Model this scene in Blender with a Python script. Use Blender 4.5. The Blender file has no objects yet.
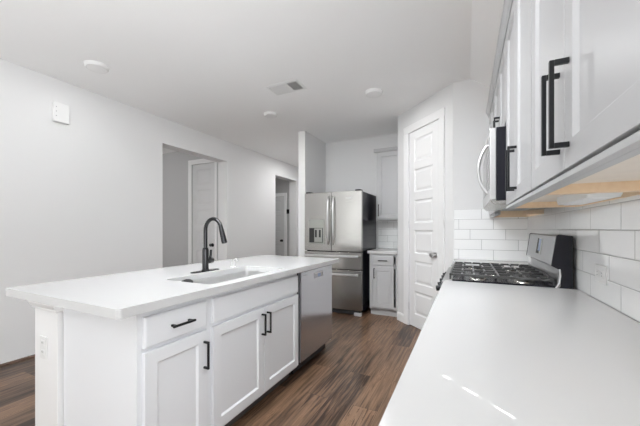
import bpy, bmesh, math, random
from mathutils import Vector, Matrix
random.seed(7)
PI = math.pi
S = bpy.context.scene
COL = S.collection

# ------------------------------------------------------------------ camera
cd = bpy.data.cameras.new('camera'); cam = bpy.data.objects.new('camera', cd); COL.objects.link(cam)
cam.location = (0, 0, 1.223); cam.rotation_euler = (PI/2, 0, math.radians(25.95))
cd.sensor_width = 36; cd.lens = 302/640*36; cd.shift_y = 16/640; cd.clip_start = .02
S.camera = cam
S.cycles.max_bounces = 16; S.cycles.diffuse_bounces = 12; S.cycles.glossy_bounces = 6
# ------------------------------------------------------------------ light and exposure
vs = S.view_settings
vs.view_transform = 'Standard'; vs.look = 'None'; vs.gamma = 1; vs.use_curve_mapping = False
vs.exposure = .05
W = bpy.data.worlds.new('world'); S.world = W; W.use_nodes = True
_b = W.node_tree.nodes['Background']; _b.inputs[0].default_value = (.80, .90, 1, 1); _b.inputs[1].default_value = 1.0
def area(name, loc, rot, sx, sy, power, col=(1, 1, 1)):
    l = bpy.data.lights.new(name, 'AREA'); l.shape = 'RECTANGLE'; l.size = sx; l.size_y = sy
    l.energy = power; l.color = col
    o = bpy.data.objects.new(name, l); COL.objects.link(o); o.location = loc; o.rotation_euler = rot
    return o
# low sun, seen only as a few slips of light through the closed blind of the right-hand window
sl = bpy.data.lights.new('sun', 'SUN'); sl.energy = 9; sl.angle = math.radians(.12)
so = bpy.data.objects.new('sun', sl); COL.objects.link(so)
so.rotation_euler = Vector((-.74, .67, -.3839)).to_track_quat('-Z', 'Y').to_euler()
# low sun, seen only as a few slips of light through the closed blind of the right-hand window
sl = bpy.data.lights.new('sun', 'SUN'); sl.energy = 9; sl.angle = math.radians(.12)
so = bpy.data.objects.new('sun', sl); COL.objects.link(so)
so.rotation_euler = Vector((-.74, .67, -.3839)).to_track_quat('-Z', 'Y').to_euler()
# low sun, seen only as a few slips of light through the closed blind of the right-hand window
sl = bpy.data.lights.new('sun', 'SUN'); sl.energy = 9; sl.angle = math.radians(.12)
so = bpy.data.objects.new('sun', sl); COL.objects.link(so)
so.rotation_euler = Vector((-.74, .67, -.3839)).to_track_quat('-Z', 'Y').to_euler()
# low sun, seen only as a few slips of light through the closed blind of the right-hand window
sl = bpy.data.lights.new('sun', 'SUN'); sl.energy = 9; sl.angle = math.radians(.02)
so = bpy.data.objects.new('sun', sl); COL.objects.link(so)
so.rotation_euler = Vector((-.74, .67, -.3839)).to_track_quat('-Z', 'Y').to_euler()
# low sun, seen only as a few slips of light through the closed blind of the right-hand window
sl = bpy.data.lights.new('sun', 'SUN'); sl.energy = 9; sl.angle = math.radians(.02)
so = bpy.data.objects.new('sun', sl); COL.objects.link(so)
so.rotation_euler = Vector((-.74, .67, -.3839)).to_track_quat('-Z', 'Y').to_euler()
# low sun, seen only as a few slips of light through the closed blind of the right-hand window
sl = bpy.data.lights.new('sun', 'SUN'); sl.energy = 9; sl.angle = math.radians(.02)
so = bpy.data.objects.new('sun', sl); COL.objects.link(so)
so.rotation_euler = Vector((-.74, .67, -.3839)).to_track_quat('-Z', 'Y').to_euler()
# low sun, seen only as a few slips of light through the closed blind of the right-hand window
sl = bpy.data.lights.new('sun', 'SUN'); sl.energy = 9; sl.angle = math.radians(.02)
so = bpy.data.objects.new('sun', sl); COL.objects.link(so)
so.rotation_euler = Vector((-.74, .67, -.3839)).to_track_quat('-Z', 'Y').to_euler()
# low sun, seen only as a few slips of light through the closed blind of the right-hand window
sl = bpy.data.lights.new('sun', 'SUN'); sl.energy = 9; sl.angle = math.radians(.02)
so = bpy.data.objects.new('sun', sl); COL.objects.link(so)
so.rotation_euler = Vector((-.74, .67, -.3839)).to_track_quat('-Z', 'Y').to_euler()
# daylight through the windows of the living room behind the camera
area('daylight_rear_window', (-2.75, -3.55, 1.45), (PI/2, 0, 0), 1.5, 1.9, 14, (.945, .975, 1))
area('daylight_right_window', (2.66, -2.3, 1.4), (PI/2, 0, PI/2), 2.2, 1.9, 80, (.945, .975, 1))
# unseen upward fill light behind the camera, added to brighten the ceiling
area('ceiling_fill', (-.9, -.9, 1.2), (PI, 0, 0), 1.4, 1.2, 56, (.945, .975, 1))
# unseen fill lights, added to brighten the island fronts and the alcove
area('kitchen_fill', (-.25, .75, 2.66), (0, math.radians(38), 0), .5, 1.4, 11, (.945, .975, 1))
area('kitchen_fill', (-1.1, 1.15, 2.68), (math.radians(36), 0, 0), 1.6, .6, 39, (.945, .975, 1)).data.spread = math.radians(118)
# hidden fill lights, added to lift the side room and both halls
area('side_room_fill', (-6.0, 1.35, 1.5), (PI/2, 0, 0), 1.4, 1.6, 26)
area('hall_fill', (-2.9, 5.6, 2.70), (0, 0, 0), .5, .8, 15)
area('second_hall_fill', (-4.6, 5.2, 2.70), (0, 0, 0), .4, .4, 4)

# ------------------------------------------------------------------ materials
def newmat(name):
    m = bpy.data.materials.new(name); m.use_nodes = True
    nt = m.node_tree; return m, nt, nt.nodes['Principled BSDF']
def N(nt, t, **kw):
    n = nt.nodes.new(t)
    for k, v in kw.items(): setattr(n, k, v)
    return n
def noise_bump(nt, p, scale, strength, dist=.002, stretch=None):
    tc = N(nt, 'ShaderNodeTexCoord'); nz = N(nt, 'ShaderNodeTexNoise'); nz.inputs['Scale'].default_value = scale
    nz.inputs['Detail'].default_value = 3
    if stretch:
        mp = N(nt, 'ShaderNodeMapping'); mp.inputs['Scale'].default_value = stretch
        nt.links.new(tc.outputs['Object'], mp.inputs[0]); nt.links.new(mp.outputs[0], nz.inputs['Vector'])
    else: nt.links.new(tc.outputs['Object'], nz.inputs['Vector'])
    b = N(nt, 'ShaderNodeBump'); b.inputs['Strength'].default_value = strength; b.inputs['Distance'].default_value = dist
    nt.links.new(nz.outputs[0], b.inputs['Height']); nt.links.new(b.outputs[0], p.inputs['Normal'])
    return nz
def simple(name, col, rough=.5, metal=0, bump=None, vary=0, coat=0, stretch=None, spec=None):
    m, nt, p = newmat(name)
    p.inputs['Base Color'].default_value = (*col, 1); p.inputs['Roughness'].default_value = rough
    p.inputs['Metallic'].default_value = metal
    if coat: p.inputs['Coat Weight'].default_value = coat; p.inputs['Coat Roughness'].default_value = .05
    if spec is not None: p.inputs['Specular IOR Level'].default_value = spec
    if bump: nz = noise_bump(nt, p, bump[0], bump[1], stretch=stretch)
    if vary:
        tc = N(nt, 'ShaderNodeTexCoord'); n2 = N(nt, 'ShaderNodeTexNoise'); n2.inputs['Scale'].default_value = bump[0]*.5 if bump else 3
        nt.links.new(tc.outputs['Object'], n2.inputs['Vector'])
        mx = N(nt, 'ShaderNodeMix', data_type='RGBA')
        mx.inputs[6].default_value = (*[c*(1-vary) for c in col], 1); mx.inputs[7].default_value = (*[min(1, c*(1+vary)) for c in col], 1)
        nt.links.new(n2.outputs[0], mx.inputs[0]); nt.links.new(mx.outputs[2], p.inputs['Base Color'])
    return m
M = {}
def steel(name, col, rough):
    m = simple(name, col, rough, 1, bump=(40, .06), stretch=(1, 1, 40))
    m.node_tree.nodes['Principled BSDF'].inputs['Anisotropic'].default_value = .6
    return m
M['wall'] = simple('wall_paint', (.73, .73, .73), .8, bump=(180, .12))
M['ceiling'] = simple('ceiling_paint', (.90, .90, .90), .9, bump=(120, .15))
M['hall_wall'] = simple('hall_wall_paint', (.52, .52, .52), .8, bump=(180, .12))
M['trim'] = simple('trim_paint', (.84, .84, .84), .35, bump=(60, .02))
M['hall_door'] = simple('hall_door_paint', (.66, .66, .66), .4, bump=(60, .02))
M['door'] = simple('door_paint', (.82, .82, .82), .4, bump=(60, .02))
M['island'] = simple('island_cabinet_paint_lit', (.77, .782, .805), .38, bump=(70, .02))  # cabinet grey lightened: the stronger light on the island is put into the colour
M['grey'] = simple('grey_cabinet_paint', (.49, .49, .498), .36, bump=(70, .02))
M['quartz'] = simple('white_quartz', (.58, .58, .58), .15, bump=(3, .0), vary=.015, spec=.34)
M['black'] = simple('black_metal', (.025, .026, .028), .35, .7, bump=(200, .03))
M['gun'] = simple('dark_gunmetal', (.06, .06, .063), .2, 1, bump=(150, .02))
M['steel'] = steel('brushed_stainless', (.46, .45, .43), .23)
M['steel_v'] = steel('brushed_stainless_dishwasher', (.55, .555, .58), .17)
M['bright'] = simple('polished_stainless', (.68, .68, .68), .3, 1)
M['panelsteel'] = steel('range_panel_stainless', (.33, .33, .335), .30)
M['sinksteel'] = simple('satin_sink_steel', (.74, .74, .735), .36, .9, bump=(80, .05), stretch=(1, 25, 1))
M['blackgloss'] = simple('black_enamel', (.012, .012, .018), .22, 0, bump=(30, .02), spec=.3)
M['iron'] = simple('cast_iron', (.09, .09, .09), .34, .3, bump=(300, .25))
M['blackplastic'] = simple('black_plastic', (.02, .02, .022), .45, bump=(200, .05))
M['glassblack'] = simple('black_glass', (.010, .010, .011), .06, 0, bump=(5, .005))
M['plastic'] = simple('white_plastic', (.77, .77, .765), .35, bump=(90, .02))
M['plastic_grey'] = simple('grey_plastic', (.42, .42, .43), .4, bump=(90, .02))
M['silver_panel'] = simple('silver_panel', (.38, .39, .36), .35, .6, bump=(80, .02))
M['dark'] = simple('dark_slot', (.03, .03, .03), .7, bump=(90, .02))
M['film'] = simple('blue_protective_film', (.35, .42, .62), .25, bump=(60, .03))
M['lens'] = simple('frosted_lens', (.86, .86, .86), .5, bump=(90, .02))
M['shoe'] = simple('dark_wood_shoe_strip', (.11, .065, .045), .5, bump=(60, .1))
M['toe'] = simple('dark_toe_kick_board', (.10, .09, .085), .6, bump=(60, .05))  # dark board colour for the toe kicks

def wood_underside():
    m, nt, p = newmat('maple_veneer')
    tc = N(nt, 'ShaderNodeTexCoord'); mp = N(nt, 'ShaderNodeMapping'); mp.inputs['Scale'].default_value = (3, 40, 40)
    nz = N(nt, 'ShaderNodeTexNoise'); nz.inputs['Scale'].default_value = 1.5; nz.inputs['Detail'].default_value = 5
    nt.links.new(tc.outputs['Object'], mp.inputs[0]); nt.links.new(mp.outputs[0], nz.inputs['Vector'])
    cr = N(nt, 'ShaderNodeValToRGB'); cr.color_ramp.elements[0].color = (.78, .57, .37, 1); cr.color_ramp.elements[1].color = (.90, .72, .52, 1)
    nt.links.new(nz.outputs[0], cr.inputs[0]); nt.links.new(cr.outputs[0], p.inputs['Base Color'])
    p.inputs['Roughness'].default_value = .4
    return m
M['maple'] = wood_underside()
M['maple_pale'] = simple('pale_maple_board', (.88, .80, .71), .45, bump=(40, .05), vary=.06)

def floor_mat():
    m, nt, p = newmat('walnut_vinyl_plank')
    L = nt.links.new
    tc = N(nt, 'ShaderNodeTexCoord'); sep = N(nt, 'ShaderNodeSeparateXYZ'); L(tc.outputs['Object'], sep.inputs[0])
    cmb = N(nt, 'ShaderNodeCombineXYZ'); L(sep.outputs['Y'], cmb.inputs['X']); L(sep.outputs['X'], cmb.inputs['Y'])
    br = N(nt, 'ShaderNodeTexBrick'); L(cmb.outputs[0], br.inputs['Vector'])
    br.offset = .37; br.offset_frequency = 2; br.squash = 1
    br.inputs['Scale'].default_value = 1; br.inputs['Brick Width'].default_value = 1.22; br.inputs['Row Height'].default_value = .18
    br.inputs['Mortar Size'].default_value = .0012; br.inputs['Mortar Smooth'].default_value = .3; br.inputs['Bias'].default_value = 0
    br.inputs['Color1'].default_value = (0, 0, 0, 1); br.inputs['Color2'].default_value = (1, 1, 1, 1); br.inputs['Mortar'].default_value = (.3, .3, .3, 1)
    # grain, shifted from plank to plank
    off = N(nt, 'ShaderNodeVectorMath', operation='SCALE'); L(br.outputs['Color'], off.inputs[0]); off.inputs['Scale'].default_value = 37
    add = N(nt, 'ShaderNodeVectorMath', operation='ADD'); L(cmb.outputs[0], add.inputs[0]); L(off.outputs[0], add.inputs[1])
    mp = N(nt, 'ShaderNodeMapping'); mp.inputs['Scale'].default_value = (2.2, 46, 1); L(add.outputs[0], mp.inputs[0])
    nz = N(nt, 'ShaderNodeTexNoise'); nz.inputs['Scale'].default_value = 1; nz.inputs['Detail'].default_value = 7; nz.inputs['Roughness'].default_value = .65; nz.inputs['Distortion'].default_value = .6
    L(mp.outputs[0], nz.inputs['Vector'])
    mp2 = N(nt, 'ShaderNodeMapping'); mp2.inputs['Scale'].default_value = (1.1, 9, 1); L(add.outputs[0], mp2.inputs[0])
    nz2 = N(nt, 'ShaderNodeTexNoise'); nz2.inputs['Scale'].default_value = 1; nz2.inputs['Detail'].default_value = 3; L(mp2.outputs[0], nz2.inputs['Vector'])
    a1 = N(nt, 'ShaderNodeMath', operation='MULTIPLY_ADD'); L(br.outputs['Color'], a1.inputs[0]); a1.inputs[1].default_value = .30; L(nz.outputs[0], a1.inputs[2])
    a2 = N(nt, 'ShaderNodeMath', operation='MULTIPLY_ADD'); L(nz2.outputs[0], a2.inputs[0]); a2.inputs[1].default_value = .40; L(a1.outputs[0], a2.inputs[2])
    cr = N(nt, 'ShaderNodeValToRGB'); e = cr.color_ramp.elements
    e[0].position = .64; e[0].color = (.030, .014, .008, 1); e[1].position = .98; e[1].color = (.28, .168, .102, 1)
    x = e.new(1.0); x.position = .82; x.color = (.105, .056, .033, 1)
    e[-1].position = .98
    sc = N(nt, 'ShaderNodeMath', operation='MULTIPLY'); L(a2.outputs[0], sc.inputs[0]); sc.inputs[1].default_value = .97
    L(sc.outputs[0], cr.inputs[0])
    mx = N(nt, 'ShaderNodeMix', data_type='RGBA'); mx.inputs[7].default_value = (.03, .018, .012, 1)
    L(br.outputs['Fac'], mx.inputs[0]); L(cr.outputs[0], mx.inputs[6]); L(mx.outputs[2], p.inputs['Base Color'])
    p.inputs['Roughness'].default_value = .33
    b = N(nt, 'ShaderNodeBump'); b.inputs['Strength'].default_value = .15; b.inputs['Distance'].default_value = .002
    L(nz.outputs[0], b.inputs['Height']); L(b.outputs[0], p.inputs['Normal'])
    return m
M['floor'] = floor_mat()
M['carpet'] = simple('pale_bounce_carpet', (.70, .68, .65), .95, bump=(400, .5))

def tile_mat(name, axis, start, sign):
    """glossy 4 x 12 in wall tile, each row shifted by a third; axis = world axis the rows run along"""
    m, nt, p = newmat(name); L = nt.links.new
    tc = N(nt, 'ShaderNodeTexCoord'); sep = N(nt, 'ShaderNodeSeparateXYZ'); L(tc.outputs['Object'], sep.inputs[0])
    def mth(op, a, b=None, c=None):
        n = N(nt, 'ShaderNodeMath', operation=op)
        for i, v in enumerate((a, b, c)):
            if v is None: continue
            if isinstance(v, (int, float)): n.inputs[i].default_value = v
            else: L(v, n.inputs[i])
        return n.outputs[0]
    H, Ln, g = .1017, .309, .0016
    zr = mth('DIVIDE', mth('SUBTRACT', sep.outputs['Z'], .914), H)
    row = mth('FLOOR', zr); fz = mth('FRACT', zr)
    xs = mth('SUBTRACT', mth('SUBTRACT', sep.outputs[axis], start), mth('MULTIPLY', row, sign*Ln/3))
    xr = mth('DIVIDE', mth('ADD', xs, 20*Ln), Ln); fx = mth('FRACT', xr); colid = mth('FLOOR', xr)
    dz = mth('MULTIPLY', mth('MINIMUM', fz, mth('SUBTRACT', 1, fz)), H)
    dx = mth('MULTIPLY', mth('MINIMUM', fx, mth('SUBTRACT', 1, fx)), Ln)
    dd = mth('MINIMUM', dz, dx)
    mr = N(nt, 'ShaderNodeMapRange'); mr.inputs['From Min'].default_value = g*.8; mr.inputs['From Max'].default_value = g*1.25
    L(dd, mr.inputs['Value'])
    mx = N(nt, 'ShaderNodeMix', data_type='RGBA'); mx.inputs[6].default_value = (.36, .36, .36, 1); mx.inputs[7].default_value = (.88, .885, .885, 1)
    L(mr.outputs[0], mx.inputs[0]); L(mx.outputs[2], p.inputs['Base Color'])
    rr = N(nt, 'ShaderNodeMapRange'); rr.inputs['To Min'].default_value = .8; rr.inputs['To Max'].default_value = .07; L(mr.outputs[0], rr.inputs['Value']); L(rr.outputs[0], p.inputs['Roughness'])
    nz = N(nt, 'ShaderNodeTexNoise'); nz.inputs['Scale'].default_value = 14; nz.inputs['Detail'].default_value = 1
    L(tc.outputs['Object'], nz.inputs['Vector'])
    mh = N(nt, 'ShaderNodeMapRange'); mh.inputs['From Min'].default_value = .0008; mh.inputs['From Max'].default_value = .005; L(dd, mh.inputs['Value'])
    hh = mth('MULTIPLY_ADD', nz.outputs[0], .35, mh.outputs[0])
    b = N(nt, 'ShaderNodeBump'); b.inputs['Strength'].default_value = .55; b.inputs['Distance'].default_value = .0018
    L(hh, b.inputs['Height']); L(b.outputs[0], p.inputs['Normal'])
    return m
M['tile_right'] = tile_mat('glossy_white_tile_right', 'Y', 1.492, 1)
M['tile_back'] = tile_mat('glossy_white_tile_back', 'X', .2335, -1)
M['tile_alcove'] = tile_mat('glossy_white_tile_alcove', 'X', -1.05, -1)

# ------------------------------------------------------------------ mesh helpers
class MB:
    def __init__(s): s.bm = bmesh.new()
    def _faces(s, vs, fs):
        v = [s.bm.verts.new(p) for p in vs]
        for f in fs:
            try: s.bm.faces.new([v[i] for i in f])
            except ValueError: pass
        return s
    def box(s, x0, x1, y0, y1, z0, z1):
        return s._faces([(x, y, z) for x in (x0, x1) for y in (y0, y1) for z in (z0, z1)],
            [(0, 1, 3, 2), (4, 6, 7, 5), (0, 4, 5, 1), (2, 3, 7, 6), (0, 2, 6, 4), (1, 5, 7, 3)])
    def prism(s, poly, fn, a, b):
        """poly of 2-D points swept from a to b; fn(u, v, t) -> xyz"""
        n = len(poly)
        vs = [fn(u, v, a) for u, v in poly] + [fn(u, v, b) for u, v in poly]
        return s._faces(vs, [tuple(range(n)), tuple(range(2*n-1, n-1, -1))] + [(i, i+n, (i+1) % n+n, (i+1) % n) for i in range(n)])
    def loft(s, rings, cap0=True, cap1=True):
        n = len(rings[0]); vs = [p for r in rings for p in r]; fs = []
        for k in range(len(rings)-1):
            for i in range(n):
                j = (i+1) % n; fs.append((k*n+i, k*n+j, (k+1)*n+j, (k+1)*n+i))
        if cap0: fs.append(tuple(range(n-1, -1, -1)))
        if cap1: fs.append(tuple(range((len(rings)-1)*n, len(rings)*n)))
        return s._faces(vs, fs)
    def cyl(s, p0, p1, r0, r1=None, n=20):
        return s.tube([p0, p1], [r0, r0 if r1 is None else r1], n)
    def tube(s, pts, rad, n=12, sq=None):
        pts = [Vector(p) for p in pts]
        if not isinstance(rad, (list, tuple)): rad = [rad]*len(pts)
        rings = []; ref = None
        for i, p in enumerate(pts):
            t = (pts[min(i+1, len(pts)-1)] - pts[max(i-1, 0)]).normalized()
            if ref is None:
                ref = Vector((0, 0, 1)) if abs(t.z) < .9 else Vector((1, 0, 0))
            a = (ref - t*ref.dot(t)).normalized(); b = t.cross(a); ref = a
            rings.append([tuple(p + (a*math.cos(2*PI*k/n) + b*math.sin(2*PI*k/n))*rad[i]) for k in range(n)])
        return s.loft(rings)
    def lathe(s, prof, c=(0, 0, 0), n=32, axis='z', flip=1):
        rings = []
        for r, h in prof:
            ring = []
            for k in range(n):
                a = 2*PI*k/n; u, v = r*math.cos(a), r*math.sin(a)
                p = {'z': (u, v, h), 'y': (u, h, v), 'x': (h, u, v)}[axis]
                ring.append((c[0]+p[0], c[1]+p[1], c[2]+p[2]))
            rings.append(ring)
        return s.loft(rings)
    def build(s, name, mat, parent=None, bev=0, smooth=False, seg=2, recalc=True):
        me = bpy.data.meshes.new(name)
        if recalc: bmesh.ops.recalc_face_normals(s.bm, faces=s.bm.faces)
        s.bm.to_mesh(me); s.bm.free()
        me.materials.append(M[mat] if isinstance(mat, str) else mat)
        o = bpy.data.objects.new(name, me); COL.objects.link(o)
        if parent: o.parent = parent
        if smooth:
            me.polygons.foreach_set('use_smooth', [True]*len(me.polygons))
            try: me.set_sharp_from_angle(angle=math.radians(40))
            except Exception: pass
        if bev:
            b = o.modifiers.new('bevel', 'BEVEL'); b.width = bev; b.segments = seg; b.limit_method = 'ANGLE'; b.angle_limit = math.radians(35)
            b.harden_normals = False
        return o
def tag(o, label, cat, group=None):
    o['label'] = label; o['category'] = cat
    if group: o['group'] = group
    return o
def thing(name, label, cat, loc=(0, 0, 0), rz=0, group=None):
    o = bpy.data.objects.new(name, None); COL.objects.link(o); o.empty_display_size = .1
    o.location = loc; o.rotation_euler = (0, 0, rz); return tag(o, label, cat, group)
def struct(mb, name, mat, parent=None, **kw):
    o = mb.build(name, mat, parent, **kw)
    if not parent: o['kind'] = 'structure'
    return o
def rrect(x0, x1, y0, y1, r, z, n=6):
    out = []
    for cx, cy, a0 in ((x1-r, y1-r, 0), (x0+r, y1-r, PI/2), (x0+r, y0+r, PI), (x1-r, y0+r, 1.5*PI)):
        for k in range(n+1):
            a = a0 + k*PI/2/n; out.append((cx+r*math.cos(a), cy+r*math.sin(a), z))
    return out

# ------------------------------------------------------------------ the setting
XL, XR, YB, CE = -3.734, .52, 3.42, 2.743      # left wall, right wall, range-end wall, ceiling
YF = 4.855                                       # alcove back wall
YR = -3.6                                        # rear wall
XS = .03; SL = .70                               # where the ceiling starts to slope, slope
ztop = lambda x: CE - max(0, x-XS)*SL
struct(MB().box(-7.2, 2.0, -3.8, 7.4, -.06, 0), 'floor', 'floor')
c = MB(); YE = .33; XE = 2.7                     # the right wall ends at YE; beyond it the living room widens to XE
c.prism([(-7.2, CE), (XS, CE), (XR+.12, ztop(XR+.12)), (XR+.12, CE+.12), (-7.2, CE+.12)], lambda u, v, t: (u, t, v), YE-.06, 7.4)
c.box(-7.2, XE+.12, YR-.2, YE-.06, CE, CE+.12)
struct(c, 'ceiling', 'ceiling')
struct(MB().box(XL, XE, YR, -.55, 0, .012), 'floor_living_room', 'carpet')  # out of view; pale floor covering added to bounce light up to the ceiling
# left wall with two cased-free openings
OT = 2.395
w = MB(); t = .205
def yz(mb, x0, x1, rects):
    for (y0, y1, z0, z1) in rects: mb.box(x0, x1, y0, y1, z0, z1)
yz(w, XL-t, XL, [(YR, 2.764, 0, CE), (2.764, 3.995, OT, CE), (3.995, 5.464, 0, CE), (5.464, 6.366, OT, CE), (6.366, 7.3, 0, CE)])
struct(w, 'wall_left', 'wall')
w = MB(); w.box(XR, XR+.12, YE, 7.4, 0, ztop(XR+.12)); w2 = struct(w, 'wall_right', 'wall')
w = MB(); w.prism([(-.13, 0), (XR, 0), (XR, ztop(XR)), (XS, CE), (-.13, CE)], lambda u, v, t: (u, t, v), YB, YB+.12)
struct(w, 'wall_back', 'wall')
# diagonal pantry wall with a doorway
A = Vector((-.13, YB)); DIR = Vector((-1, 1)).normalized(); NRM = Vector((-1, -1)).normalized(); WL = .71*math.sqrt(2)
def diag(u, n, z): q = A + DIR*u + NRM*n; return (q.x, q.y, z)
D0, D1, DH = .205, .760, 2.44                    # door leaf along the diagonal
w = MB()
def dbox(mb, u0, u1, n0, n1, z0, z1):
    mb._faces([diag(u, n, z) for u in (u0, u1) for n in (n0, n1) for z in (z0, z1)],
        [(0, 1, 3, 2), (4, 6, 7, 5), (0, 4, 5, 1), (2, 3, 7, 6), (0, 2, 6, 4), (1, 5, 7, 3)]); return mb
dbox(w, 0, D0, -.12, 0, 0, CE); dbox(w, D0, D1, -.12, 0, DH, CE); dbox(w, D1, WL, -.12, 0, 0, CE)
struct(w, 'wall_pantry', 'wall')
PX, PY = A.x-.71, A.y+.71                        # end of the diagonal
struct(MB().box(PX, PX+.12, PY+.02, YF, 0, CE), 'wall_alcove_right', 'wall')
struct(MB().box(-2.253, PX+.12, YF, YF+.12, 0, CE), 'wall_alcove_back', 'wall')
struct(MB().box(-2.37, -2.253, 4.10, YF+.12, 0, CE), 'wall_stub', 'wall')
struct(MB().box(XL, -2.37, 7.2, 7.3, 0, CE), 'wall_hall_end', 'wall')
struct(MB().box(-2.37, -2.25, YF+.12, 7.2, 0, CE), 'wall_hall_right', 'wall')
# side room behind the first opening
w = MB(); XD0, XD1 = -4.70, -4.11
w.box(-7.1, XD0, 4.10, 4.2, 0, CE); w.box(XD0, XD1, 4.10, 4.2, 2.44, CE); w.box(XD1, XL-t, 4.10, 4.2, 0, CE)
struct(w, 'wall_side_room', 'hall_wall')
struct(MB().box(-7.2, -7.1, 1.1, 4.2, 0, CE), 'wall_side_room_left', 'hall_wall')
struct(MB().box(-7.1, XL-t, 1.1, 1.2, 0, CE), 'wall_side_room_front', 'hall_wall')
# second small hall
w = MB(); HX0, HX1 = -4.46, -4.11
w.box(-5.6, -4.60, 6.45, 6.55, 0, CE); w.box(-4.60, -4.13, 6.45, 6.55, 2.05, CE); w.box(-4.13, XL-t, 6.45, 6.55, 0, CE)
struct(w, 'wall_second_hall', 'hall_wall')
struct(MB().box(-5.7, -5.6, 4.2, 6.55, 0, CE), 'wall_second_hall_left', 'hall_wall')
# living room behind the camera
w = MB()
for x0, x1, z0, z1 in ((XL-t, -3.5, 0, CE), (-3.5, -2.0, 0, .5), (-3.5, -2.0, 2.4, CE), (-2.0, -1.5, 0, CE), (-1.5, 0, 0, .5), (-1.5, 0, 2.4, CE), (0, XE+.12, 0, CE)):
    w.box(x0, x1, YR-.12, YR, z0, z1)
struct(w, 'wall_rear', 'wall')
w = MB(); WY0, WY1 = -3.4, -1.2
for y0, y1, z0, z1 in ((YR, WY0, 0, CE), (WY0, WY1, 0, .4), (WY0, WY1, 2.46, CE), (WY1, YE, 0, CE)): w.box(XE, XE+.12, y0, y1, z0, z1)
struct(w, 'wall_right_living', 'wall')
w = MB(); w.box(XR, XE, YE-.12, YE, 0, CE)
w.prism([(XS, CE), (XR, CE), (XR, ztop(XR))], lambda u, v, t: (u, t, v), YE-.12, YE)
struct(w, 'wall_return', 'wall')
f = MB()
for y0, y1, z0, z1 in ((WY0, WY0+.05, .4, 2.46), (WY1-.05, WY1, .4, 2.46), (WY0, WY1, .4, .45), (WY0, WY1, 2.41, 2.46), ((WY0+WY1)/2-.025, (WY0+WY1)/2+.025, .4, 2.46)): f.box(XE+.04, XE+.10, y0, y1, z0, z1)
f = struct(f, 'window_3', 'trim')
# closed blind whose cord slot lets a few slips of sun through
b = MB(); YH = -1.802; hs = .005
b.box(XE, XE+.008, WY0, YH-hs, .4, 2.46); b.box(XE, XE+.008, YH+hs, WY1, .4, 2.46)
zz = .4
for z0, z1 in ((2.252, 2.269), (2.279, 2.2955), (2.306, 2.321), (2.332, 2.342)):
    b.box(XE, XE+.008, YH-hs, YH+hs, zz, z0); zz = z1
b.box(XE, XE+.008, YH-hs, YH+hs, zz, 2.46)
b.build('blind', 'plastic', f)
for n, x0 in ((1, -3.5), (2, -1.5)):
    f = MB()
    f.box(x0, x0+.05, YR-.1, YR-.04, .5, 2.4); f.box(x0+1.45, x0+1.5, YR-.1, YR-.04, .5, 2.4)
    f.box(x0, x0+1.5, YR-.1, YR-.04, .5, .55); f.box(x0, x0+1.5, YR-.1, YR-.04, 2.35, 2.4); f.box(x0, x0+1.5, YR-.1, YR-.04, 1.42, 1.47)
    f = struct(f, 'window_%d' % n, 'trim')
    MB().box(x0, x0+1.5, YR-.03, YR-.02, .5, 2.4).build('blind', 'plastic', f)  # out of view, added to keep the sun out of the rear windows

# baseboards
def base_prof(h=.11): return [(0, 0), (.014, 0), (.014, h-.02), (.008, h), (0, h)]
b = MB()
for y0, y1 in ((YR, 2.764), (3.995, 5.464)): b.prism([(0, 0), (.016, 0), (.013, .012), (.006, .018), (0, .02)], lambda u, v, t: (XL+u, t, v), y0, y1)
struct(b, 'baseboard_left', 'shoe')
b = MB()
for u0, u1 in ((.0, D0-.09), (D1+.09, WL)):
    b.prism(base_prof(), lambda u, v, t: diag(t, u, v), u0, u1)
struct(b, 'baseboard_pantry', 'trim')
b = MB(); b.box(-7.1, XD0-.09, 4.085, 4.10, 0, .11); struct(b, 'baseboard_side_room', 'trim')
b = MB(); b.prism(base_prof(), lambda u, v, t: (t, 4.10-u, v), -2.37, -2.253); struct(b, 'baseboard_stub', 'trim')

# panelled doors: a column of six recessed panels with raised fields
def panel_door(mb, fn, w_, h, n=6, th=.035):
    """fn(x, y, z): x across 0..w, y out of the front, z up"""
    def bx(x0, x1, y0, y1, z0, z1):
        mb._faces([fn(x, y, z) for x in (x0, x1) for y in (y0, y1) for z in (z0, z1)],
            [(0, 1, 3, 2), (4, 6, 7, 5), (0, 4, 5, 1), (2, 3, 7, 6), (0, 2, 6, 4), (1, 5, 7, 3)])
    st = .105; rail = .095; bot = .16
    bx(0, w_, -th, -.012, .012, h)
    bx(0, st, -.012, 0, .012, h); bx(w_-st, w_, -.012, 0, .012, h)
    ph = (h-.012-bot-.10-(n-1)*rail)/n
    z = .012; bx(st, w_-st, -.012, 0, z, z+bot); z += bot
    for k in range(n):
        z1 = z+ph
        q = []
        for ins, y in ((0, 0), (.012, -.0085), (.026, -.0085), (.046, -.003)):
            q.append([fn(st+ins, y, z+ins), fn(w_-st-ins, y, z+ins), fn(w_-st-ins, y, z1-ins), fn(st+ins, y, z1-ins)])
        mb.loft(q, cap0=False)
        r = rail if k < n-1 else .10
        bx(st, w_-st, -.012, 0, z1, z1+r); z = z1+r
def door_knob(parent, fn, mat='bright'):
    """fn(x, y, z) local: knob centre at 0, y out"""
    k = MB()
    rings = []
    for r, h in ((.001, 0), (.032, 0), (.033, .006), (.014, .009), (.011, .03), (.026, .042), (.029, .052), (.024, .064), (.001, .068)):
        rings.append([fn(r*math.cos(2*PI*i/24), h, r*math.sin(2*PI*i/24)) for i in range(24)])
    k.loft(rings); return k.build('door_knob', mat, parent, smooth=True)
d1 = MB(); dw = D1-D0-.008
fnp = lambda x, y, z: diag(D1-.004-x, y-.006, z)
panel_door(d1, fnp, dw, DH-.004); d1 = struct(d1, 'door_1', 'door', bev=.0015)
KZ = .93
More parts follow.
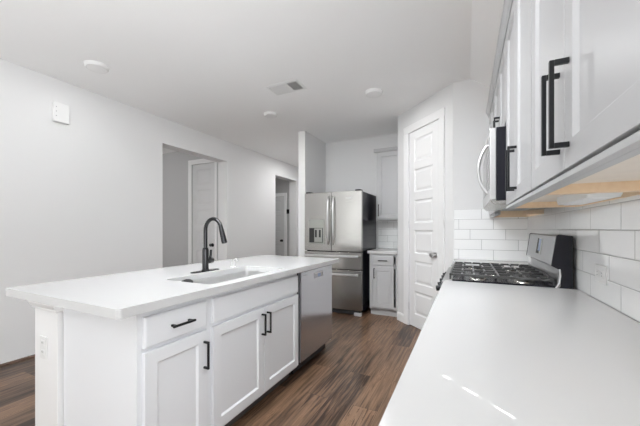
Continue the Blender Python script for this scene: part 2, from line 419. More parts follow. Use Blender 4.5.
door_knob(d1, lambda x, y, z: diag(D0+.004+.065+x, y-.006, KZ+z), 'bright')
for hz in (.25, 1.28, 2.2):
    h = MB(); h.tube([diag(D1-.004, .002, hz-.045), diag(D1-.004, .002, hz+.045)], .006, 10); h.build('hinge', 'bright', d1)
def casing_prof(): return [(0, 0), (.088, 0), (.088, .018), (.078, .020), (.03, .014), (.008, .012), (0, .009)]
cs = MB()
for u0, sg in ((D1, 1), (D0, -1)):
    cs.prism(casing_prof(), lambda u, v, t: diag(u0+sg*u, v, t), 0, DH)
cs.prism(casing_prof(), lambda u, v, t: diag(t, v, DH+u), D0-.088, D1+.088)
struct(cs, 'trim_1', 'trim', bev=.001)
# side room door and casing
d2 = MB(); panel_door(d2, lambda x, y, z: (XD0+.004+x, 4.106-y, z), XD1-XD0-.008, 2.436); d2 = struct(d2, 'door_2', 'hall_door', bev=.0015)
door_knob(d2, lambda x, y, z: (XD1-.07+x, 4.106-y, .93+z), 'gun')
cs = MB()
for x0, sg in ((XD0, -1), (XD1, 1)):
    ww = .088 if sg < 0 else .05
    cs.box(min(x0, x0+sg*ww), max(x0, x0+sg*ww), 4.082, 4.10, 0, 2.44)
cs.box(XD0-.088, XD1+.05, 4.082, 4.10, 2.44, 2.528)
struct(cs, 'trim_2', 'trim', bev=.003)
d3 = MB(); panel_door(d3, lambda x, y, z: (-4.596+x, 6.456-y, z), .462, 2.046, n=5); d3 = struct(d3, 'door_3', 'hall_door', bev=.0015)
door_knob(d3, lambda x, y, z: (-4.21+x, 6.456-y, .93+z), 'black')
cs = MB()
cs.box(-4.68, -4.60, 6.432, 6.45, 0, 2.05); cs.box(-4.13, -4.06, 6.432, 6.45, 0, 2.05); cs.box(-4.68, -4.06, 6.432, 6.45, 2.05, 2.13)
struct(cs, 'trim_3', 'trim', bev=.003)

# tile backsplashes
TT = .008
struct(MB().box(XR-TT, XR, YE, YB-TT, .914, 1.372), 'wall_tile_right', 'tile_right')
struct(MB().box(-.118, XR-TT, YB-TT, YB, .914, 1.4225), 'wall_tile_back', 'tile_back')
struct(MB().box(-1.30, PX, YF-TT, YF, .914, 1.378), 'wall_tile_alcove', 'tile_alcove')

# ------------------------------------------------------------------ cabinets
def shaker(x0, x1, z0, z1, th=.02, st=.058, rec=.010, mb=None, y=0):
    mb = mb or MB(); q = []
    for ins, yy in ((0, y), (0, y-th), (st, y-th), (st+.009, y-th+rec)):
        q.append([(x0+ins, yy, z0+ins), (x1-ins, yy, z0+ins), (x1-ins, yy, z1-ins), (x0+ins, yy, z1-ins)])
    return mb.loft(q)
def flatfront(x0, x1, z0, z1, th=.02, y=0):
    q = []
    for ins, yy in ((0, y), (0, y-th+.004), (.006, y-th)):
        q.append([(x0+ins, yy, z0+ins), (x1-ins, yy, z0+ins), (x1-ins, yy, z1-ins), (x0+ins, yy, z1-ins)])
    return MB().loft(q)
def pull(parent, x, z, L, vert, y=-.02, label=None):
    m = MB(); r = .0052; st = .026
    if vert:
        m.box(x-r, x+r, y-st-.009, y-st, z-L/2, z+L/2)
        for s in (-1, 1): zz = z+s*(L/2-.0055); m.box(x-r, x+r, y-st, y, zz-.0055, zz+.0055)
    else:
        m.box(x-L/2, x+L/2, y-st-.009, y-st, z-r, z+r)
        for s in (-1, 1): xx = x+s*(L/2-.016); m.box(xx-.0055, xx+.0055, y-st, y, z-r, z+r)
    return m.build('handle', 'black', parent, bev=.0012)
def carcass(root, w_, d_, z0, z1, mat, toe=True, top=False, ff=.04, mid=False):
    m = MB(); t_ = .018
    m.box(0, t_, .02, d_, z0, z1); m.box(w_-t_, w_, .02, d_, z0, z1); m.box(t_, w_-t_, .02, d_, z0, z0+t_); m.box(t_, w_-t_, d_-.01, d_, z0, z1)
    if top: m.box(t_, w_-t_, .02, d_, z1-t_, z1)
    m.build('carcass', mat, root)
    f = MB()                                     # face frame
    f.box(0, ff, 0, .02, z0, z1); f.box(w_-ff, w_, 0, .02, z0, z1); f.box(ff, w_-ff, 0, .02, z0, z0+ff)
    if mid: f.box(w_/2-.025, w_/2+.025, 0, .02, z0+ff, .676)
    f.box(ff, w_-ff, 0, .02, z1-ff, z1); f.box(ff, w_-ff, 0, .02, .676, .730)
    f.build('face_frame', mat, root)
    if toe:
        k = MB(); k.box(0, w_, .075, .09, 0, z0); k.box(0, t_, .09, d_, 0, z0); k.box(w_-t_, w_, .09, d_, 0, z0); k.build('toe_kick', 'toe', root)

FX = -1.246                                      # front of the island's face frame
# drawer base cabinet
r = thing('base_cabinet', 'white island cabinet with one drawer above a single shaker door', 'cabinet', (FX, .822, 0), PI/2)
carcass(r, .366, .58, .10, .874, 'island')
dr = flatfront(.004, .346, .712, .846).build('drawer', 'island', r, bev=.001); pull(dr, .180, .778, .125, False)
dd = shaker(.004, .346, .122, .694).build('door', 'island', r, bev=.001); pull(dd, .323, .572, .142, True)
# sink base
r = thing('sink_base_cabinet', 'white island sink cabinet with two shaker doors under a plain false front', 'cabinet', (FX, 1.188, 0), PI/2)
carcass(r, .942, .58, .10, .874, 'island', mid=True)
flatfront(.022, .932, .712, .846).build('false_front', 'island', r, bev=.001)
dd = shaker(.022, .474, .122, .694).build('door', 'island', r, bev=.001); pull(dd, .448, .59, .142, True)
dd = shaker(.480, .932, .122, .694).build('door', 'island', r, bev=.001); pull(dd, .506, .59, .142, True)
# dishwasher
r = thing('dishwasher', 'stainless steel dishwasher with a pocket handle at the far end of the island', 'dishwasher', (FX, 2.143, 0), PI/2)
MB().box(.004, .644, .012, .57, .10, .868).build('tub_housing', 'blackplastic', r)
d = MB(); q = []
for ins, yy in ((0, .012), (0, -.022), (.004, -.026)):
    q.append([(.014+ins, yy, .125+ins), (.640-ins, yy, .125+ins), (.640-ins, yy, .868-ins), (.014+ins, yy, .868-ins)])
d.loft(q); dwd = d.build('door', 'steel_v', r, bev=.001)
p = MB(); p.box(.24, .43, -.0275, -.0255, .785, .832); p.build('handle_pocket', 'plastic_grey', dwd, bev=.001)
p = MB(); p.box(.25, .42, -.032, -.0265, .822, .834); p.build('handle_lip', 'bright', dwd, bev=.002)
p = MB(); p.box(.315, .375, -.0285, -.0275, .79, .82); p.build('sticker', 'film', dwd)
p = MB(); p.box(.04, .115, -.0267, -.0259, .835, .841); p.build('badge', 'plastic_grey', dwd)
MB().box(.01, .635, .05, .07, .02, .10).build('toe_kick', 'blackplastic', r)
for xx in (.03, .61):
    MB().cyl((xx, .1, 0), (xx, .1, .10), .014).build('foot', 'blackplastic', r)
# far end panel, back panel and near end panel of the island
o = MB().box(-1.84, FX+.0, 2.790, 2.808, .10, .874).box(-1.84, FX-.09, 2.790, 2.808, 0, .10).build('end_panel', 'island', bev=.001)
tag(o, 'white end panel of the island beside the dishwasher, facing the refrigerator', 'panel')
m = MB(); m.box(-2.0, -1.842, .835, 2.808, 0, .874); o = m.build('island_back_wall', 'island', bev=.001)
tag(o, 'white back of the island under the seating overhang', 'panel')
r = thing('island_end_panel', 'plain white end panel of the island between post and drawer cabinet', 'panel', (0, .822, 0))
MB().box(-1.843, FX, -.012, -.001, 0, .874).build('board', 'island', r)
MB().box(-1.275, FX+.001, -.020, -.012, 0, .874).build('corner_stile', 'island', r, bev=.001)
# post
px0, px1, py0, py1 = -2.085, -1.852, .788, .834
r = thing('island_post', 'white square post with a moulded capital under the near corner of the island', 'post', ((px0+px1)/2, (py0+py1)/2, 0))
hw, hd = (px1-px0)/2, (py1-py0)/2
def ring(e, z): f = min(e, .008); return [(-hw-e, -hd-e, z), (hw+f, -hd-e, z), (hw+f, hd, z), (-hw-e, hd, z)]
MB().loft([ring(.012, 0), ring(.012, .13), ring(.002, .15)]).build('plinth', 'trim', r, bev=.001)
m = MB().loft([ring(0, .15), ring(0, .812)])
m.build('shaft', 'trim', r, bev=.002)
MB().loft([ring(.002, .800), ring(.010, .806), ring(.010, .816), ring(.018, .824), ring(.024, .838), ring(.024, .85), ring(.030, .852), ring(.030, .874)]).build('capital', 'trim', r, bev=.001)
# outlet on the post
def plate(name, label, loc, rz, w_, h, vert=True):
    r = thing(name, label, 'outlet', loc, rz)
    MB().box(-w_/2, w_/2, -.006, 0, -h/2, h/2).build('cover_plate', 'plastic', r, bev=.002)
    for s in (-1, 1):
        cx, cz = (0, s*.024) if vert else (s*.024, 0)
        f = MB(); f.box(cx-.016, cx+.016, -.008, -.005, cz-.014, cz+.014); f = f.build('receptacle', 'plastic', r, bev=.002)
        sl = MB()
        for e in (-.006, .006):
            if vert: sl.box(cx+e-.001, cx+e+.001, -.0086, -.0078, cz-.002, cz+.007)
            else: sl.box(cx-.007, cx+.002, -.0086, -.0078, cz+e-.001, cz+e+.001)
        sl.build('slots', 'dark', f)
    return r
plate('wall_outlet', 'white outlet plate on the front of the island post', (-1.985, py0, .606), 0, .07, .115)
plate('wall_outlet', 'white outlet plate on the tiled wall above the right counter', (XR-TT, 1.665, 1.033), -PI/2, .118, .074, False)

# ------------------------------------------------------------------ island worktop with sink cutout
def slab(name, outer, hole, z0, z1, bev=.003):
    bm = bmesh.new()
    vo = [bm.verts.new((x, y, z1)) for x, y, *_ in outer]; ed = [bm.edges.new((vo[i], vo[(i+1) % len(vo)])) for i in range(len(vo))]
    if hole:
        vh = [bm.verts.new((x, y, z1)) for x, y, *_ in hole]; ed += [bm.edges.new((vh[i], vh[(i+1) % len(vh)])) for i in range(len(vh))]
    bmesh.ops.triangle_fill(bm, use_beauty=True, edges=ed)
    g = bmesh.ops.extrude_face_region(bm, geom=list(bm.faces))
    bmesh.ops.translate(bm, vec=(0, 0, z0-z1), verts=[v for v in g['geom'] if isinstance(v, bmesh.types.BMVert)])
    mb = MB(); mb.bm.free(); mb.bm = bm
    return mb.build(name, 'quartz', bev=bev)
SX0, SX1, SY0, SY1 = -1.660, -1.284, 1.243, 2.005
o = slab('island_countertop', rrect(-2.183, -1.203, .700, 2.944, .018, 0), rrect(SX0, SX1, SY0, SY1, .022, 0), .874, .914)
tag(o, 'white quartz countertop on the island with a sink cutout', 'countertop')
# sink
r = thing('kitchen_sink', 'stainless undermount sink set in the island countertop', 'sink', ((SX0+SX1)/2, (SY0+SY1)/2, .64))
ax, ay = (SX1-SX0)/2+.003, (SY1-SY0)/2+.003
def sr(e, z, rad=.024): return rrect(-ax-e, ax+e, -ay-e, ay+e, rad, z)
m = MB().loft([sr(.010, .2335), sr(.010, .2315), sr(.003, .2315), sr(.001, .04), sr(-.02, .0), sr(-.02, .004, .02), sr(-.006, .02), sr(-.001, .05), sr(0, .2335)], False, False)
n = len(sr(0, 0))
m.loft([sr(0, .2335), sr(.010, .2335)], False, False)
m._faces(sr(-.02, .004, .02), [tuple(range(n))]); m._faces(sr(-.02, .0), [tuple(range(n))])
bmesh.ops.remove_doubles(m.bm, verts=m.bm.verts, dist=.0002)
m.build('basin', 'sinksteel', r, smooth=True)
MB().lathe([(.001, .0045), (.042, .0045), (.044, .0065), (.036, .0075), (.03, .006), (.001, .0055)], (0, 0, 0)).build('drain', 'bright', r, smooth=True)
r2 = MB(); rr = []
for k in range(7):
    a = k/6*PI/2; rr.append([(SX0+.0005+.024*math.sin(a), 1.400+.055*math.cos(a)*math.cos(2*PI*i/20), .866+.028*math.cos(a)*math.sin(2*PI*i/20)) for i in range(20)])
r2.loft(rr); o = r2.build('sink_stopper', 'blackplastic', smooth=True)
tag(o, 'small dark rounded rubber stopper at the near back corner of the sink', 'stopper')

# ------------------------------------------------------------------ faucet
r = thing('kitchen_faucet', 'dark gooseneck pull-down faucet on the island behind the sink', 'faucet', (-1.722, 1.622, .914))
MB().loft([rrect(-.028, .028, -.125, .125, .026, 0), rrect(-.028, .028, -.125, .125, .026, .004), rrect(-.025, .025, -.122, .122, .024, .006)]).build('deck_plate', 'gun', r, smooth=True)
MB().lathe([(.027, .006), (.027, .012), (.0225, .016), (.0225, .155), (.0205, .165), (.014, .168)], n=24).build('body', 'gun', r, smooth=True)
pts = [(0, 0, .16), (0, 0, .29)]; R_ = .076
for k in range(1, 15):
    a = PI - k/14*PI*.93; pts.append((R_+R_*math.cos(a), 0, .300+R_*math.sin(a)*1.08))
MB().tube(pts, .0135, 16).build('spout', 'gun', r, smooth=True)
e = Vector(pts[-1]); dv = (Vector(pts[-1])-Vector(pts[-2])).normalized()
MB().tube([e-dv*.012, e, e+dv*.012, e+dv*.06, e+dv*.108, e+dv*.115], [.0145, .0145, .016, .0185, .0195, .017], 18).build('spray_head', 'gun', r, smooth=True)
h = MB(); h.tube([(0, .015, .075), (0, .064, .075), (0, .068, .075)], [.022, .022, .019], 18); h.tube([(0, .044, .085), (.004, .046, .120), (.006, .047, .155)], [.010, .009, .008], 12)
h.build('lever', 'gun', r, smooth=True)
m = MB(); m.tube([(.0, -.0, .168), (0, 0, .172)], .02, 18); m.build('collar', 'black', r, smooth=True)
r = thing('air_switch', 'small white and chrome dispenser cap on the island right of the faucet', 'dispenser', (-1.715, 1.905, .914))
MB().lathe([(.001, 0), (.022, 0), (.019, .005), (.012, .008), (.011, .040), (.008, .050), (.001, .052)], n=20).build('body', 'bright', r, smooth=True)
pts = [(0, 0, .045)] + [(.020-.020*math.cos(a), 0, .050+.02*math.sin(a)) for a in [k/8*PI for k in range(9)]]
MB().tube(pts, .0045, 10).build('spout', 'bright', r, smooth=True)

# ------------------------------------------------------------------ right-hand run
RY0, RY1 = 1.970, 2.732                          # range
o = slab('countertop', [(-.126, .36), (XR-TT-.001, .36), (XR-TT-.001, RY0-.003), (-.126, RY0-.003)], None, .876, .914)
tag(o, 'long white quartz countertop along the tiled right wall, nearest the viewer', 'countertop')
o = slab('countertop', [(-.122, RY1+.003), (XR-TT-.001, RY1+.003), (XR-TT-.001, YB-TT-.001), (-.122, YB-TT-.001)], None, .876, .914)
tag(o, 'short white quartz countertop in the corner behind the gas range', 'countertop')
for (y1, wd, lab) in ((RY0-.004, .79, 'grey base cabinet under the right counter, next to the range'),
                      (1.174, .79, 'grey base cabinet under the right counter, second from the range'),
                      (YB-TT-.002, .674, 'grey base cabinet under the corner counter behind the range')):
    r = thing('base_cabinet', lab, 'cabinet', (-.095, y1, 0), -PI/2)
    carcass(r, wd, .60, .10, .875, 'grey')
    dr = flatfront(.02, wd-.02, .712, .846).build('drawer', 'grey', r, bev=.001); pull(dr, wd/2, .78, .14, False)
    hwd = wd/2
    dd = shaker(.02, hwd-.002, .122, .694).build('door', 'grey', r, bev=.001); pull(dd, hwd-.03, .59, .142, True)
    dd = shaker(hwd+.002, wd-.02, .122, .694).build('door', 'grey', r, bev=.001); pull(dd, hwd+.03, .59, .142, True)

# upper cabinets on the right wall
UB, UT = 1.336, 2.318
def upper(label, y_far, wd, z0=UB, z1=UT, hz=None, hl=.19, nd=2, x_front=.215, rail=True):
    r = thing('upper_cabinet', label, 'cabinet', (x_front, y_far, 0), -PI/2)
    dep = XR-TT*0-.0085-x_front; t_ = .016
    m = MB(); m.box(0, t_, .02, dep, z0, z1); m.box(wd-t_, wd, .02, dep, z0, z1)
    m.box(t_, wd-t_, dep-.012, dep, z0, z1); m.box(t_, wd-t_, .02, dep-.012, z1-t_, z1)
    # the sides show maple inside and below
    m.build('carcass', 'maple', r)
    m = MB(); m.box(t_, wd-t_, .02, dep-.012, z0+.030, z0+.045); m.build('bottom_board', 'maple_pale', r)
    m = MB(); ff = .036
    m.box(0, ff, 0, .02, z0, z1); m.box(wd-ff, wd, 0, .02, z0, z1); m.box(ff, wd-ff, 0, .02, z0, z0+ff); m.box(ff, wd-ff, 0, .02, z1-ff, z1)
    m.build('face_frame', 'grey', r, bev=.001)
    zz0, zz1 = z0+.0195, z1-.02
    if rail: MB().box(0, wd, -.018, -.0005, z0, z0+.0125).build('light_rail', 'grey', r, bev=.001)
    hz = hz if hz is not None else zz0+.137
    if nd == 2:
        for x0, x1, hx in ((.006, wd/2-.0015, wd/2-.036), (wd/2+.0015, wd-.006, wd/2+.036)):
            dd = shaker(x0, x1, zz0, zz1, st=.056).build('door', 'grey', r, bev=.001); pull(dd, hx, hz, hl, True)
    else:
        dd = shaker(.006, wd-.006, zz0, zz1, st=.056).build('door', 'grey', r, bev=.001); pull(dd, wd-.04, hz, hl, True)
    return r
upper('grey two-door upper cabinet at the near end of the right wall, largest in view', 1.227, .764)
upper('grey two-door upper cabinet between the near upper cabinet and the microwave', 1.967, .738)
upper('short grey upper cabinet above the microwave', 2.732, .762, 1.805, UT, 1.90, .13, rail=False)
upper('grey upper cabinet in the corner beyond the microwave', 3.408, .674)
# crown
cr = MB()
UT_ = UT+.0005
cr.prism([(.000, 0), (-.022, 0), (-.024, .012), (-.030, .02), (-.040, .05), (-.046, .056), (-.046, .068), (.0, .068)], lambda u, v, t: (.215+u, t, UT_+v), .463, YB-.001)
o = cr.build('crown_moulding', 'grey')
tag(o, 'grey crown moulding along the tops of the right-wall upper cabinets', 'moulding')
# under-cabinet light
r = thing('under_cabinet_light', 'white plastic light bar under the upper cabinet next to the microwave', 'lamp', (.41, 1.50, UB+.0295))
q = []
for e, z in ((0, 0), (0, -.020), (-.006, -.028), (-.02, -.036)):
    q.append(rrect(-.045-e*0, .045+e*0, -.20-e, .20+e, .008, z))
MB().loft(q).build('housing', 'plastic', r, smooth=False)
MB().loft([rrect(-.03, .03, -.17, .17, .008, -.0362), rrect(-.027, .027, -.167, .167, .008, -.039)]).build('diffuser', 'lens', r)

# microwave
r = thing('microwave_oven', 'stainless over-the-range microwave with black sides and a bowed handle', 'microwave', (.150, (RY0+RY1)/2, 0), -PI/2)
mw = .378; mz0, mz1 = 1.385, 1.800
MB().box(-mw, mw, .0, XR-TT-.153, mz0, mz1).build('housing', 'blackgloss', r, bev=.003)
m = MB(); m.box(-mw, mw, -.034, -.001, mz0+.004, mz1-.002); dr = m.build('door', 'bright', r, bev=.004)
MB().box(-mw+.05, mw-.22, -.0355, -.033, mz0+.07, mz1-.07).build('window', 'glassblack', dr, bev=.001)
MB().box(mw-.125, mw-.02, -.0355, -.033, mz0+.07, mz1-.05).build('control_panel', 'glassblack', r, bev=.001)
pts = []
for k in range(15):
    tt = k/14; pts.append((mw-.16, -.036-.050*math.sin(PI*tt)**.8, mz0+.055+.30*tt))
MB().tube(pts, [.008]+[.0095]*13+[.008], 12).build('handle', 'bright', r, smooth=True)
m = MB(); m.prism([(-.034, 0), (-.010, -.022), (.34, -.022), (.355, 0)], lambda u, v, t: (t, u, mz0+v), -mw+.003, mw-.003)
bt = m.build('bottom_panel', 'steel', r, bev=.002)
for x in (-.2, .2):
    m = MB(); m.box(x-.13, x+.13, .08, .24, mz0-.0245, mz0-.0215); m.build('grease_filter', 'plastic_grey', bt)
MB().box(-.04, .04, .27, .31, mz0-.0245, mz0-.0215).build('lamp_lens', 'lens', bt)

# gas range
r = thing('gas_range', 'stainless gas range with black cast iron grates and a raised back panel', 'range', (-.110, (RY0+RY1)/2, 0), -PI/2)
hw = .379
MB().box(-hw, hw, .0, .60, .05, .905).build('body', 'blackgloss', r, bev=.002)
m = MB(); m.prism([(-.03, .785), (-.045, .80), (-.028, .905), (.03, .920), (.04, .905), (.0, .80)], lambda u, v, t: (t, u, v), -hw, hw)
cp = m.build('control_panel', 'panelsteel', r, bev=.003)
for x in (-.30, -.17, 0, .17, .30):
    m = MB(); m.cyl((x, -.036, .852), (x, -.046, .8505), .026, .025, 20); m.cyl((x, -.046, .8505), (x, -.066, .847), .019, .017, 20)
    m.build('knob', 'black', cp, smooth=True)
m = MB(); m.box(-hw+.003, hw-.003, -.04, -.002, .25, .775); od = m.build('oven_door', 'steel', r, bev=.004)
MB().box(-.26, .26, -.0415, -.039, .36, .64).build('window', 'glassblack', od, bev=.001)
m = MB(); m.tube([(-.33, -.075, .725), (.33, -.075, .725)], .011, 14)
for x in (-.30, .30): m.cyl((x, -.038, .725), (x, -.075, .725), .008, n=10)
m.build('handle', 'bright', od, smooth=True)
MB().box(-hw+.003, hw-.003, -.035, -.002, .07, .24).build('drawer', 'steel', r, bev=.003)
for sx in (-.34, .34):
    for sy in (.05, .55): MB().cyl((sx, sy, 0), (sx, sy, .05), .015, n=12).build('foot', 'blackplastic', r)
m = MB(); m.loft([[(-hw, .03, .905), (hw, .03, .905), (hw, .535, .905), (-hw, .535, .905)], [(-hw, .03, .921), (hw, .03, .921), (hw, .535, .921), (-hw, .535, .921)],
                  [(-hw+.025, .055, .921), (hw-.025, .055, .921), (hw-.025, .525, .921), (-hw+.025, .525, .921)], [(-hw+.035, .065, .914), (hw-.035, .065, .914), (hw-.035, .515, .914), (-hw+.035, .515, .914)]])
ct = m.build('cooktop', 'blackgloss', r, bev=.001)
for bx_, by, br_ in ((-.25, .17, .045), (-.25, .41, .036), (0, .29, .05), (.25, .17, .04), (.25, .41, .045)):
    b_ = MB().lathe([(.001, .914), (br_+.012, .914), (br_+.008, .922), (br_, .926), (.001, .926)], (bx_, by, 0), 24).build('burner', 'steel', r, smooth=True)
    MB().lathe([(.001, .926), (br_-.004, .926), (br_-.002, .930), (br_-.006, .936), (.001, .937)], (bx_, by, 0), 24).build('burner_cap', 'iron', b_, smooth=True)
def grate(x0, x1):
    m = MB(); y0, y1, z, t_, h = .020, .528, .956, .0055, .013
    def bar(a, b, c_, d_, zz=z): m.box(min(a, c_)-t_, max(a, c_)+t_, min(b, d_)-t_, max(b, d_)+t_, zz-h, zz)
    for y in (y0, y1, (y0+y1)/2): bar(x0, y, x1, y)
    for x in (x0, x1): bar(x, y0, x, y1)
    xm = (x0+x1)/2
    for yc in (y0+(y1-y0)*.25, y0+(y1-y0)*.75):
        bar(x0, yc, xm-.03, yc); bar(xm+.03, yc, x1, yc)
    for yc in (y0+(y1-y0)*.125, y0+(y1-y0)*.375, y0+(y1-y0)*.625, y0+(y1-y0)*.875): bar(x0, yc, x0+.05, yc); bar(x1-.05, yc, x1, yc)
    bar(xm, y0, xm, y0+.075); bar(xm, y1, xm, y1-.075); bar(xm, (y0+y1)/2-.075, xm, (y0+y1)/2+.075)
    for x in (x0, x1):
        for y in (y0, (y0+y1)/2, y1): m.box(x-t_, x+t_, y-t_, y+t_, .9215, z-h)
    return m.build('grate', 'iron', r, bev=.0015)
grate(-.365, -.128); grate(-.114, .114); grate(.128, .365)
# raised back panel (profile in depth and height)
BG = lambda pts, a, b: MB().prism(pts, lambda u, v, t: (t, u, v), a, b)
bg = BG([(.537, .905), (.537, .94), (.548, 1.02), (.560, 1.04), (.600, 1.04), (.600, .905)], -hw+.004, hw-.004).build('back_riser', 'panelsteel', r, bev=.002)
BG([(.513, 1.030), (.516, 1.024), (.60, 1.010), (.600, 1.182), (.545, 1.190), (.535, 1.186)], -hw+.012, hw-.012).build('back_panel', 'panelsteel', r, bev=.003)
for x0, x1 in ((-hw, -hw+.012), (hw-.012, hw)):
    BG([(.511, 1.028), (.55, 1.005), (.552, .922), (.537, .905), (.602, .905), (.602, 1.186), (.545, 1.193), (.533, 1.188)], x0, x1).build('end_cap', 'blackgloss', r, bev=.002)
for sx in (-1, 1):
    MB().tube([(sx*(hw+.002), .546, 1.012), (sx*(hw+.002), .549, .975), (sx*(hw+.002), .545, .940), (sx*(hw+.002), .530, .912)], .004, 8).build('edge_trim', 'bright', r, smooth=True)
def onface(x, f, out): # point on the sloped front of the back panel
    a_, b_ = Vector((.513, 1.030)), Vector((.535, 1.186)); p_ = a_.lerp(b_, f); nn = Vector((-(b_-a_).y, (b_-a_).x)).normalized()
    p_ = p_+nn*out; return (x, p_.x, p_.y)
def faceplate(x0, x1, f0, f1, o0, o1):
    return MB()._faces([onface(x, f, o_) for x in (x0, x1) for f in (f0, f1) for o_ in (o0, o1)],
        [(0, 1, 3, 2), (4, 6, 7, 5), (0, 4, 5, 1), (2, 3, 7, 6), (0, 2, 6, 4), (1, 5, 7, 3)])
ds = faceplate(-.075, .075, .22, .86, -.001, .0015).build('display_panel', 'silver_panel', r)
faceplate(-.055, -.022, .26, .86, .0015, .0025).build('clock_screen', 'dark', ds)
faceplate(-.012, .050, .34, .84, .0015, .0025).build('film_label', 'film', ds)
faceplate(-.055, .030, .24, .36, .0026, .0032).build('button_strip', 'dark', ds)

# ------------------------------------------------------------------ alcove: refrigerator
fx0, fx1, fy = -2.225, -1.317, 4.02
r = thing('refrigerator', 'tall stainless french-door refrigerator with water dispenser and two bottom drawers', 'refrigerator', ((fx0+fx1)/2, fy, 0))
hw = (fx1-fx0)/2; gl = .004
MB().box(-hw+.004, hw-.004, .085, .775, .055, 1.755).build('cabinet', 'blackgloss', r, bev=.004)
def bowed(x0, x1, z0, z1, yb=.075, bow=.020, th=.058, n=10):
    """appliance door with a gently bowed front"""
    m = MB(); pts = [(x0, yb), (x1, yb)]
    for k in range(n+1):
        u = 1-k/n; x = x0+(x1-x0)*u; pts.append((x, yb-th-bow*(1-((x)/hw)**2)))
    m.prism(pts, lambda a, b, t: (a, b, t), z0, z1); return m
dl = bowed(-hw, -gl/2, .902, 1.762).build('door', 'steel', r, bev=.004, smooth=True)
dr = bowed(gl/2, hw, .902, 1.762).build('door', 'steel', r, bev=.004, smooth=True)
w1 = bowed(-hw, hw, .648, .890).build('drawer', 'steel', r, bev=.004, smooth=True)
w2 = bowed(-hw, hw, .075, .636).build('drawer', 'steel', r, bev=.004, smooth=True)
for dd, x in ((dl, -.042), (dr, .042)):
    m = MB(); pts = [(x, -.003, 1.00)]
    for k in range(13): tt = k/12; pts.append((x, -.026-.030*math.sin(PI*tt)**.7, 1.01+.67*tt))
    pts.append((x, -.003, 1.69)); m.tube(pts, .012, 12); m.build('handle', 'bright', dd, smooth=True)
for dd, z in ((w1, .835), (w2, .578)):
    m = MB(); m.box(-hw+.03, hw-.03, -.062, -.040, z-.016, z+.016)
    for x in (-hw+.07, hw-.07): m.box(x-.012, x+.012, -.042, .02, z-.010, z+.010)
    m.build('handle', 'bright', dd, bev=.007, seg=3)
# dispenser in the left door
dx0, dx1 = -.375, -.118
q = MB(); q.box(dx0, dx1, -.0135, .01, 1.238, 1.366); dc = q.build('dispenser_controls', 'silver_panel', dl, bev=.002)
q = MB()
q.box(dx0, dx1, -.0165, .01, 1.000, 1.022); q.box(dx0, dx0+.014, -.0135, .01, 1.022, 1.238); q.box(dx1-.014, dx1, -.0165, .01, 1.022, 1.238)
q.build('dispenser_frame', 'silver_panel', dl, bev=.002)
q = MB(); q.box(dx0+.014, dx1-.014, -.0085, .005, 1.022, 1.238); q.build('dispenser_recess', 'dark', dl)
q = MB(); q.box(-.275, -.145, -.0135, -.008, 1.03, 1.232); bk = q.build('dispenser_back', 'silver_panel', dl, bev=.002)
for x in (-.245, -.180):
    MB().box(x-.014, x+.014, -.022, -.013, 1.10, 1.21).build('paddle', 'blackplastic', bk, bev=.003)
MB().box(.24, .32, -.0135, -.0100, 1.655, 1.668).build('badge', 'bright', dr)
MB().box(-hw+.02, hw-.02, .03, .085, .012, .07).build('base_grille', 'blackplastic', r)
for x in (-hw+.06, hw-.06):
    MB().box(x-.05, x+.05, .005, .06, .0, .045).build('foot', 'plastic_grey', r, bev=.004)
    MB().box(x-.04, x+.04, .02, .12, 1.757, 1.782).build('hinge_cover', 'blackplastic', r, bev=.004)

# alcove base cabinet, counter and upper cabinet
r = thing('base_cabinet', 'grey base cabinet with drawer and door, right of the refrigerator', 'cabinet', (-1.250, 4.190, 0))
cw = PX-.002+1.250
carcass(r, cw, .655, .10, .875, 'grey')
dr = flatfront(.048, .345, .712, .846).build('drawer', 'grey', r, bev=.001); pull(dr, .197, .783, .13, False)
dd = shaker(.048, .345, .122, .694).build('door', 'grey', r, bev=.001); pull(dd, .075, .60, .142, True)
MB().box(.0, cw, .055, .074, 0, .10).build('base_board', 'grey', r)
o = slab('countertop', [(-1.278, 4.160), (PX-.001, 4.160), (PX-.001, YF-TT-.001), (-1.278, YF-TT-.001)], None, .876, .914)
tag(o, 'small white quartz countertop beside the refrigerator', 'countertop')
r = thing('upper_cabinet', 'tall grey single-door upper cabinet right of the refrigerator', 'cabinet', (-1.246, 4.545, 0))
cw = PX-.002+1.246; dep = YF-TT-.001-4.545; z0, z1 = 1.355, 2.40
m = MB(); m.box(0, .016, .02, dep, z0, z1); m.box(cw-.016, cw, .02, dep, z0, z1); m.box(.016, cw-.016, .02, dep, z1-.016, z1); m.box(.016, cw-.016, dep-.012, dep, z0, z1); m.build('carcass', 'grey', r)
MB().box(.016, cw-.016, .02, dep-.012, z0+.03, z0+.045).build('bottom_board', 'maple_pale', r)
m = MB(); m.box(0, .036, 0, .02, z0, z1); m.box(cw-.036, cw, 0, .02, z0, z1); m.box(.036, cw-.036, 0, .02, z0, z0+.036); m.box(.036, cw-.036, 0, .02, z1-.036, z1); m.build('face_frame', 'grey', r)
dd = shaker(.012, cw-.03, z0+.02, z1-.02).build('door', 'grey', r, bev=.001); pull(dd, .04, z0+.15, .18, True)
m = MB()
m.prism([(.0, 0), (-.022, 0), (-.030, .014), (-.042, .036), (-.042, .046), (.02, .046), (.02, 0)], lambda u, v, t: (t, u, z1-.006+v), -.035, cw)
m.box(-.035, .0, .02, dep, z1+.02, z1+.04)
m.build('crown', 'grey', r)

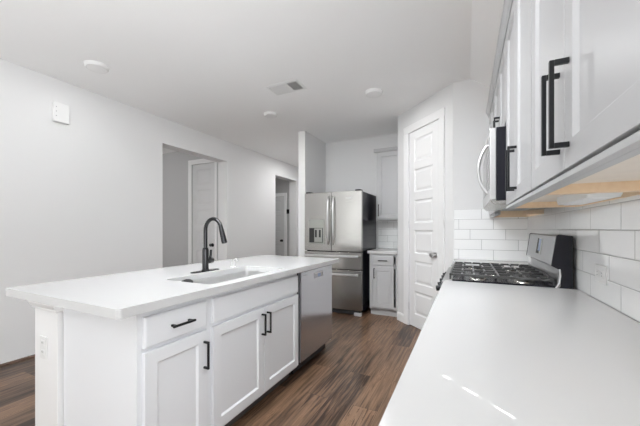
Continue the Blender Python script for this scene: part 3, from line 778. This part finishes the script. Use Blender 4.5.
# ------------------------------------------------------------------ ceiling and wall fittings
LAMP = 6
def disc(name, label, cat, x, y, rad, h, glow=1):
    r = thing(name, label, cat, (x, y, CE))
    l = bpy.data.lights.new('lamp_glow', 'AREA'); l.shape = 'DISK'; l.size = rad*1.5; l.energy = LAMP*glow
    g = bpy.data.objects.new('lamp_glow', l); COL.objects.link(g); g.parent = r; g.location = (0, 0, -h*1.3)
    MB().lathe([(.001, 0), (rad, 0), (rad, -.006), (rad*.93, -h*.8), (rad*.86, -h), (rad*.80, -h)], n=40).build('trim_ring', 'plastic', r, smooth=True)
    MB().lathe([(.001, -h*.6), (rad*.80, -h*.9), (rad*.78, -h*1.02), (rad*.5, -h*1.12), (.001, -h*1.15)], n=40).build('lens', 'lens', r, smooth=True)
    return r
disc('ceiling_light', 'white round flush ceiling light nearest the left wall', 'lamp', -3.10, 1.62, .098, .030, .5)
disc('ceiling_light', 'white round flush ceiling light beyond the air vent, toward the hall', 'lamp', -2.33, 3.30, .088, .030, 1)
disc('ceiling_light', 'white round flush ceiling light in front of the refrigerator alcove', 'lamp', -.927, 3.275, .098, .030, .85)
r = thing('air_vent', 'white ceiling air vent with louvres between the round lights', 'vent', (-1.745, 2.76, CE))
m = MB(); q = []
a_, b_ = .19, .115
for e, z in ((0, 0), (0, -.004), (-.026, -.010), (-.030, -.004)):
    q.append([(-a_-e, -b_-e, z), (a_+e, -b_-e, z), (a_+e, b_+e, z), (-a_-e, b_+e, z)])
m.loft(q, cap1=False); m.build('frame', 'plastic', r)
MB().box(-a_+.03, a_-.03, -b_+.03, b_-.03, -.002, -.0005).build('duct', 'dark', r)
for k in range(14):
    x = -a_+.045 + k*(2*a_-.09)/13; s = -1 if k > 8 else 1
    m = MB(); dx = .010*s
    m._faces([(x-dx-.0008, -b_+.031, -.012), (x-dx+.0008, -b_+.031, -.012), (x+dx+.0008, -b_+.031, -.003), (x+dx-.0008, -b_+.031, -.003),
              (x-dx-.0008, b_-.031, -.012), (x-dx+.0008, b_-.031, -.012), (x+dx+.0008, b_-.031, -.003), (x+dx-.0008, b_-.031, -.003)],
             [(0, 1, 2, 3), (4, 7, 6, 5), (0, 4, 5, 1), (1, 5, 6, 2), (2, 6, 7, 3), (3, 7, 4, 0)])
    m.build('louvre', 'plastic', r)
r = thing('doorbell_chime', 'white box chime with three small dots high on the left wall', 'chime', (XL, 1.612, 2.305), PI/2)
MB().box(-.066, .066, -.038, 0, 0, .195).build('cover', 'plastic', r, bev=.005)
MB().box(-.070, -.052, -.030, 0, .01, .185).build('side_strip', 'plastic', r, bev=.003)
for z in (.055, .10, .145):
    MB().cyl((-.048, -.0375, z), (-.048, -.0390, z), .005, n=14).build('dot', 'plastic_grey', r)
r = thing('thermostat', 'small black keypad on the wall seen through the hall opening', 'thermostat', (-4.02, 6.45, 1.66))
MB().box(-.04, .04, -.022, 0, -.055, .055).build('housing', 'blackplastic', r, bev=.006)
MB().box(-.03, .03, -.0235, -.021, -.01, .035).build('screen', 'glassblack', r)
